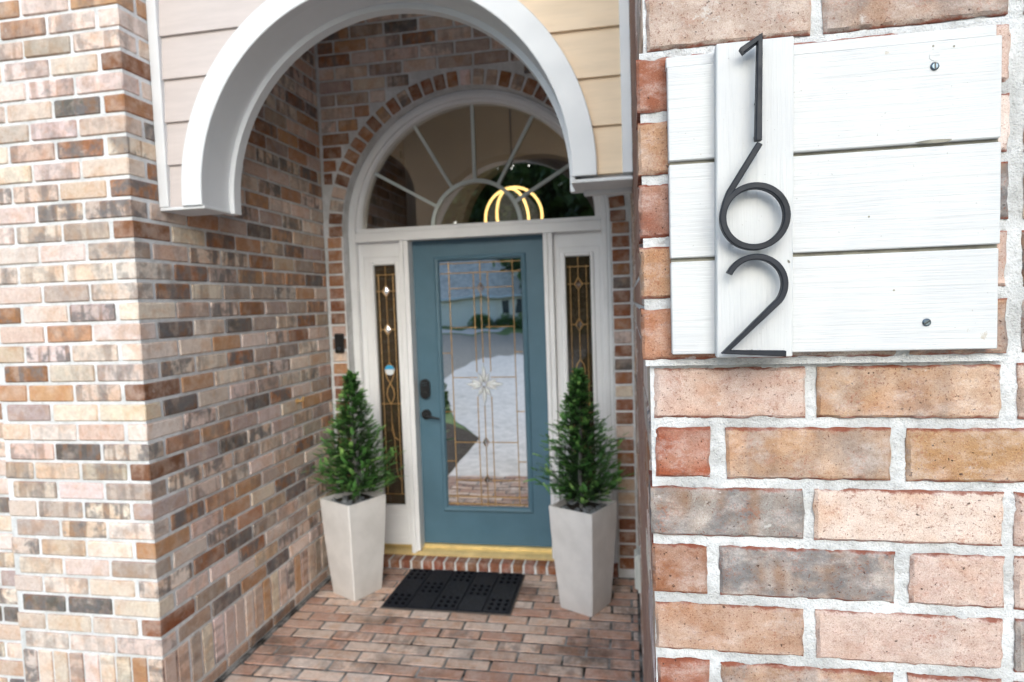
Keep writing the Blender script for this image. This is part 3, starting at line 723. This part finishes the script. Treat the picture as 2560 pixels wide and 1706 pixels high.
def conifer(name, label, cx, cy, seed, lean):
    rnd.seed(seed)
    T = thing(name, label, 'topiary', 'potted conifers beside the door')
    z0, z1 = .57, 1.325; H = z1-z0
    pth = [(cx+lean*math.sin(i*.9)*.006, cy, z0-.02+H*.93*i/8) for i in range(9)]
    MB().tube(pth, [.013*(1-.085*i) for i in range(9)], 8).build('trunk', 'bark', T, True)
    out, tn = [], []
    def prof(f):   # radius over height
        return (.24*(1-f)**1.05+.016)*(1 if f > .12 else .66+.34*f/.12)
    nb_ = 265
    for i in range(nb_):
        f = ((i+rnd.random())/nb_)**1.15; a = i*2.39996+rnd.uniform(-.5, .5)
        rr = prof(f)*rnd.choice([.5, .7, .85, .95, 1.05, 1.2])*rnd.uniform(.9, 1.08)*(1+.12*math.sin(a*2+seed+f*9)); z = z0+.03+H*.945*f
        o = Vector((math.cos(a), math.sin(a), 0)); rise = rnd.uniform(.05, .4)+.6*f
        start = Vector((cx, cy, z-.35*rr*rise)); tip = start+o*rr+Vector((0, 0, rr*rise))
        # branch with sprigs on its outer half
        for k2 in range(8):
            g = .25+.75*(k2+rnd.random())/8; p_ = start.lerp(tip, g)
            d = (o*rnd.uniform(.6, 1.2)+Vector((rnd.uniform(-.65, .65), rnd.uniform(-.65, .65), rnd.uniform(.05, 1.0)))).normalized()
            upv = Vector((rnd.uniform(-.4, .4), rnd.uniform(-.4, .4), 1))
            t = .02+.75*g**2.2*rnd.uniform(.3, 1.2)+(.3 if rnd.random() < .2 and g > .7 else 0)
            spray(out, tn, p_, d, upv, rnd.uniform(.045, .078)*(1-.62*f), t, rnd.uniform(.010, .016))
    for i in range(26):   # leader
        f = i/26; p_ = Vector((cx+rnd.uniform(-.012, .012), cy+rnd.uniform(-.012, .012), z1-.13+.12*f))
        spray(out, tn, p_, Vector((rnd.uniform(-.5, .5), rnd.uniform(-.5, .5), 1)), Vector((rnd.uniform(-1, 1), rnd.uniform(-1, 1), .2)), .034, rnd.uniform(.1, .5), .008)
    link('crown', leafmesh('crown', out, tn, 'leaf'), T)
def planter(label, cx, cy, where):
    T = thing('planter', label, 'planter', 'tapered planters beside the door')
    prof = [(0, .101), (.004, .1035), (.14, .114), (.30, .1255), (.45, .134), (.575, .1385), (.58, .137)]
    b = MB(); vs = []; fs = []; rot = R(-28); c_, s_ = math.cos(rot), math.sin(rot)
    def ring(z, h, ch): return [(cx+(x*c_-y_*s_), cy+(x*s_+y_*c_), z) for x, y_ in ((-h+ch, -h), (h-ch, -h), (h, -h+ch), (h, h-ch), (h-ch, h), (-h+ch, h), (-h, h-ch), (-h, -h+ch))]
    pr = [(z, h, .006) for z, h in prof]+[(.579, .128, .004), (.545, .124, .004)]
    for z, h, ch in pr: vs += ring(z, h, ch)
    m = len(pr)
    for i in range(m-1):
        for q_ in range(8): fs.append((i*8+q_, i*8+(q_+1) % 8, (i+1)*8+(q_+1) % 8, (i+1)*8+q_))
    fs.append(tuple(range(7, -1, -1)))
    b.add(vs, fs).build('pot', 'planter', T, True)
    b = MB(); b.add(ring(.55, .1235, .004), [tuple(range(8))]).build('soil', 'soil', T)
    # stones on the soil: each its own thing
    rnd.seed(int(cx*1000))
    for i in range(26):
        x, y_ = rnd.uniform(-.105, .105), rnd.uniform(-.105, .105)
        if i < 14: x, y_ = (rnd.uniform(-.108, .108), -.09+rnd.uniform(-.015, .02)) if i % 2 else (.09+rnd.uniform(-.02, .015), rnd.uniform(-.108, .108))
        o = link('stone', PEB[i % 4], None, (cx+x*c_-y_*s_, cy+x*s_+y_*c_, .556+rnd.uniform(0, .012)), (rnd.uniform(-.4, .4), rnd.uniform(-.4, .4), rnd.uniform(0, 6)))
        o.scale = (rnd.uniform(.7, 1.25),)*3
        tag(o, 'small grey stone lying on the soil of the %s planter' % where, 'stone', 'stones in the %s planter' % where)
PEB = []
for i in range(4):
    bm = bmesh.new(); bmesh.ops.create_icosphere(bm, subdivisions=2, radius=1)
    for v in bm.verts:
        f = 1+.25*nz(*v.co, 1.3, i*7.); v.co = Vector((v.co.x*.021*f, v.co.y*.015*f, v.co.z*.010*f))
    me = bpy.data.meshes.new('stone'); bm.to_mesh(me); bm.free(); me.materials.append(MT['pebble'])
    me.polygons.foreach_set('use_smooth', [True]*len(me.polygons)); PEB.append(me)
planter('tapered pale planter left of the doormat', -1.640, 3.468, 'left')
planter('tapered pale planter right of the doormat', -.268, 3.440, 'right')
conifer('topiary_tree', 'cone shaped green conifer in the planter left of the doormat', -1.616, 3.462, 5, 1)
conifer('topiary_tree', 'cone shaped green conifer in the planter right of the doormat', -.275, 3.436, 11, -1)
rnd.seed(77)

# ------------------------------------------------------------------ house number plaque
HP = thing('house_number_sign', 'white wooden plank plaque with dark house number 162 on the brick pier', 'house number')
YQ = .838
for z0, z1, xr in ((1.8735, 1.990, .432), (1.7505, 1.8685, .4325), (1.6265, 1.7455, .431)):
    b = MB(); b.box(.0555, xr, YQ, YQ+.0185, z0, z1, .0012); me_o = b.build('plank', 'board', HP)
MB().box(.0545, .4275, YQ+.003, YQ+.0187, 1.9903, 2.0035, .001).build('tongue', 'board', HP)
for z in (1.871, 1.748): MB().box(.057, .4325, YQ+.007, YQ+.0183, z-.0045, z+.0045).build('groove', 'tan', HP)
# batten, leaning a touch
b = MB(); b.box(.1085, .1975, .8195, YQ-.0003, 1.623, 2.006, .0012); b.v = [(x+(z-1.623)*.011, y_, z) for x, y_, z in b.v]
b.build('batten', 'batten', HP)
wq = .0037
def numprof(y0, y1, w_=wq): return [(-w_, y1), (-w_, y0+.0012), (-w_+.0012, y0), (w_-.0012, y0), (w_, y0+.0012), (w_, y1)]
Y0, Y1 = .797, .8085
MB().sweep([(.1385, 1.9875), (.1592, 2.0005), (.1566, 1.8825)], numprof(Y0, Y1)).build('numeral', 'slate', HP)['label'] = 'dark numeral one'
c6 = (.1515, 1.7935)
b = MB(); b.sweep(arc(*c6, .0364, 0, 354, 59), numprof(Y0, Y1), True)
b.sweep([(.1578, 1.8785), (.1235, 1.8245), (.1185, 1.812), (.1158, 1.801)], numprof(Y0+.0002, Y1-.0002, wq-.0001)); b.build('numeral', 'slate', HP)['label'] = 'dark numeral six'
pts = arc(.1518, 1.7125, .0332, 155, -38, 40)+[(.1165, 1.6318)]
b = MB(); b.sweep(pts+[(.1850, 1.6285)], numprof(Y0, Y1, .0035)); b.build('numeral', 'slate', HP)['label'] = 'dark numeral two'
for x, z in ((.1578, 1.93), (.1452, 1.8293), (.1585, 1.758), (.1282, 1.7655), (.1576, 1.7452), (.15, 1.6305), (.1567, 1.890)):
    MB().tube([(x, Y1-.002, z), (x, .8197, z)], .0022, 8).build('standoff', 'slate', HP)
for x, z, ro in ((.361, 1.961, 25), (.354, 1.660, -30)):
    sw = MB().tube([(x, YQ+.001, z), (x, YQ-.0012, z), (x, YQ-.0022, z)], [.0048, .0047, .0032], 20).build('screw', 'steel', HP)
    d = Vector((math.cos(R(ro+65)), math.sin(R(ro+65))))*.0042; n_ = Vector((-d.y, d.x)).normalized()*.0007
    MB().prism([(x+d.x+n_.x, z+d.y+n_.y), (x-d.x+n_.x, z-d.y+n_.y), (x-d.x-n_.x, z-d.y-n_.y), (x+d.x-n_.x, z+d.y-n_.y)], YQ-.0027, YQ-.0015).build('slot', 'black', sw)
MB().tube([(.361, YQ+.001, 1.973), (.361, YQ-.0006, 1.973), (.361, YQ-.0002, 1.973)], [.0058, .0056, .0045], 20).build('filled_hole', 'board', HP)
for x, z in ((.3595, 1.9845), (.3815, 1.982), (.318, 1.7), (.29, 1.79)): MB().tube([(x, YQ+.001, z), (x, YQ-.0003, z)], .0013, 8).build('nail_hole', 'tan', HP)
b = MB(); b.prism([(.362+.022*math.cos(t*.6)*(1 if t % 2 else .8), 1.8745+.0022*math.sin(t*.6)) for t in range(10)], YQ-.0003, YQ+.001).build('chip', 'tan', HP)
MB().prism([(.1925, 1.7415), (.1945, 1.7405), (.1955, 1.738), (.194, 1.737), (.1925, 1.739)], .819, .8199).build('chip', 'tan', HP)

# ------------------------------------------------------------------ foyer behind the glass
def st(o): return tag(o, kind='structure')
st(MB().box(-3.2, 1.6, 4.05, 9.2, -.05, .1).build('foyer_floor', 'woodfloor'))
st(MB().box(-3.2, 1.6, 4.05, 9.2, 3.75, 3.85).build('foyer_ceiling', 'ceiling'))
st(MB().box(-3.3, -3.2, 4.05, 9.2, .1, 3.75).build('foyer_wall', 'plaster')); st(MB().box(1.6, 1.7, 4.05, 9.2, .1, 3.75).build('foyer_wall', 'plaster'))
st(MB().box(-3.2, 1.6, 9.1, 9.2, .1, 3.75).build('foyer_wall', 'plaster_dark'))
b = MB(); back_hole(b, YB+.101, YB+.30); st(b.build('foyer_wall', 'plaster'))
def arched(b, xs0, xs1, openings, y0, y1, z0, zt):
    x = xs0
    for (c, r_, sp) in openings:
        b.box(x, c-r_, y0, y1, z0, zt)
        pts = arc(c, sp, r_, 180, 0, 24)
        for (xa_, za), (xb_, zb) in zip(pts, pts[1:]): b.add([(xa_, y_, z) for y_ in (y0, y1) for z in (za, zt)]+[(xb_, y_, z) for y_ in (y0, y1) for z in (zb, zt)], [(0, 1, 5, 4), (2, 6, 7, 3), (0, 4, 6, 2), (1, 3, 7, 5)])
        x = c+r_
    b.box(x, xs1, y0, y1, z0, zt); return b
st(arched(MB(), -3.2, 1.6, [(-2.42, .46, 2.75), (-.80, .72, 2.335)], 5.8, 6.0, .1, 3.75).build('foyer_partition', 'plaster'))
st(MB().box(-1.95, -1.6, 6.5, 6.6, .1, 3.75).build('foyer_wall', 'plaster_dark'))
CH = thing('chandelier', 'gold ring chandelier glowing behind the fanlight', 'lamp')
cc = Vector((-.872, 4.95, 2.375)); cr = .235
MB().tube([(cc.x, cc.y, 3.75), (cc.x, cc.y, cc.z+cr)], .008, 8).build('rod', 'black', CH)
MB().tube([(cc.x, cc.y, 3.75), (cc.x, cc.y, 3.72)], .06, 20).build('canopy', 'black', CH)
for ang, rr in ((-8, cr), (66, cr-.012)):
    MB().tube([(cc.x+rr*math.cos(t)*math.cos(R(ang)), cc.y+rr*math.cos(t)*math.sin(R(ang)), cc.z+rr*math.sin(t)) for t in [2*math.pi*i/56 for i in range(56)]], .0105, 8, True).build('ring', 'led', CH, True)
ld = bpy.data.lights.new('chandelier_light', 'POINT'); ld.energy = 3.2; ld.color = (1, .85, .65); ld.shadow_soft_size = .2
lo = bpy.data.objects.new('chandelier_light', ld); col.objects.link(lo); lo.parent = CH; lo.location = cc

# ------------------------------------------------------------------ across the street, seen mirrored in the glass
HS = thing('opposite_house', 'cream house with wide garage across the street, mirrored in the door glass', 'house')
hx0, hx1, hy, hz = -24., -7.6, -43., 2.35
MB().box(hx0, hx1, hy-9, hy, -.16, hz).build('wall', 'stucco', HS)
b = MB(); b.add([(hx0-.5, hy+.7, hz), (hx1+.5, hy+.7, hz), (hx1+.5, hy-9.7, hz), (hx0-.5, hy-9.7, hz), (hx0+3.5, hy-4.5, 5.9), (hx1-3.5, hy-4.5, 5.9)], [(0, 1, 5, 4), (2, 3, 4, 5), (1, 2, 5), (3, 0, 4), (0, 3, 2, 1)]); b.build('roof', 'roof', HS)
MB().box(hx0-.5, hx1+.5, hy+.68, hy+.74, hz-.2, hz+.02).build('fascia', 'white', HS)
gd = MB().box(-15.6, -10.8, hy, hy+.06, -.15, 1.95).build('garage_door', 'garage', HS)
for i in range(4): MB().box(-15.5, -10.9, hy+.061, hy+.075, -.1+i*.52, .36+i*.52, .01).build('panel', 'garage', gd)
for x in (-10.1, -8.8): MB().box(x, x+.55, hy, hy+.05, .9, 1.9).build('window', 'pane_far', HS)
MB().prism([(-9.9, 2.2), (-6.2, 2.2), (-6.2, 3.4), (-8.0, 5.4), (-9.9, 3.4)], hy-2, hy-1.6).build('gable', 'stucco', HS)
SKY_BLOCK = thing('opposite_house', 'tan house added behind the trees to block the sky mirrored in the right sidelight', 'house')  # added house, a backing that keeps sky glare out of the sidelight
MB().box(-6.4, 7, -60, -50, -.16, 3.).build('wall', 'stucco', SKY_BLOCK)
MB().add([(-6.9, -49.5, 3.), (7.5, -49.5, 3.), (7.5, -60.5, 3.), (-6.9, -60.5, 3.), (-6.9, -55, 8.6), (7.5, -55, 8.6)], [(0, 1, 5, 4), (2, 3, 4, 5), (1, 2, 5), (3, 0, 4), (0, 3, 2, 1)]).build('roof', 'roof', SKY_BLOCK)
for x in (-5, -2.2, 3.6): MB().box(x, x+1.1, -50, -49.94, .8, 2.2).build('window', 'pane_far', SKY_BLOCK)
def far_tree(x, y_, h, r_, label, sd):
    rnd.seed(sd); T = thing('tree', label, 'tree', 'trees across the street')
    MB().tube([(x, y_, -.2), (x+.1, y_, h*.3), (x-.1, y_, h*.75)], [.3, .22, .08], 8).build('trunk', 'bark', T)
    out, tn = [], []
    for i in range(90):
        d = Vector((rnd.gauss(0, 1), rnd.gauss(0, 1), rnd.gauss(0, 1))).normalized(); p_ = Vector((x, y_, h*.55))+Vector((d.x*r_, d.y*r_, d.z*h*.43))*rnd.uniform(.45, 1)
        cs = r_*rnd.uniform(.18, .34)
        for j in range(60):
            q_ = p_+Vector((rnd.gauss(0, .5), rnd.gauss(0, .5), rnd.gauss(0, .4)))*cs; s_ = rnd.uniform(.25, .6)
            a = Vector((rnd.uniform(-1, 1), rnd.uniform(-1, 1), rnd.uniform(-1, 1))).normalized(); b_ = a.orthogonal().normalized()
            out.append([q_-a*s_, q_+b_*s_*.6, q_+a*s_, q_-b_*s_*.6]); tn.append(min(1, max(0, .35+.5*(q_.z-p_.z)/cs+rnd.uniform(-.2, .25))))
    link('crown', leafmesh('crown', out, tn, 'leaf_far'), T)
for i, (x, y_, h, r_) in enumerate([(1.5, -34, 13, 5.0), (-9, -57, 20, 7), (-18, -59, 19, 7), (-28, -60, 20, 7), (10, -46, 17, 6), (-3, -68, 22, 7.5), (-14, -68, 24, 8), (-4.5, -44, 14, 5.5)]):
    far_tree(x, y_, h, r_, ['leafy tree nearest the street, mirrored in the fanlight', 'tree behind the right end of the opposite house', 'tree behind the opposite garage', 'tree behind the left end of the opposite house', 'tree right of the opposite house', 'tallest tree far behind the opposite house', 'broad tree rising behind the opposite roof', 'tree between the opposite house and the street tree'][i], 40+i)
def shrub(x, y_, z, r_, label, sd):
    rnd.seed(sd); T = thing('shrub', label, 'shrub', 'shrubs by the drive')
    out, tn = [], []
    for i in range(900):
        d = Vector((rnd.gauss(0, 1), rnd.gauss(0, 1), abs(rnd.gauss(0, 1)))).normalized()*r_*rnd.uniform(.5, 1); q_ = Vector((x, y_, z))+d
        s_ = r_*rnd.uniform(.06, .12); a = Vector((rnd.uniform(-1, 1), rnd.uniform(-1, 1), rnd.uniform(-1, 1))).normalized(); b_ = a.orthogonal().normalized()
        out.append([q_-a*s_, q_+b_*s_*.6, q_+a*s_, q_-b_*s_*.6]); tn.append(min(1, max(0, .3+.6*d.z/r_+rnd.uniform(-.2, .2))))
    link('foliage', leafmesh('foliage', out, tn, 'leaf_far'), T)
for i, (x, y_, r_) in enumerate([(-3.6, -2.6, .55), (-4.3, -4.2, .7), (-11.5, -41, 1.0), (-9.6, -41.5, 1.1), (-7.8, -41, 1.2)]):
    shrub(x, y_, -.15, r_, ['low shrub at the near bed corner', 'larger shrub at the edge of the drive', 'shrub beside the opposite garage', 'middle shrub before the opposite house', 'rightmost shrub before the opposite house'][i], 60+i)
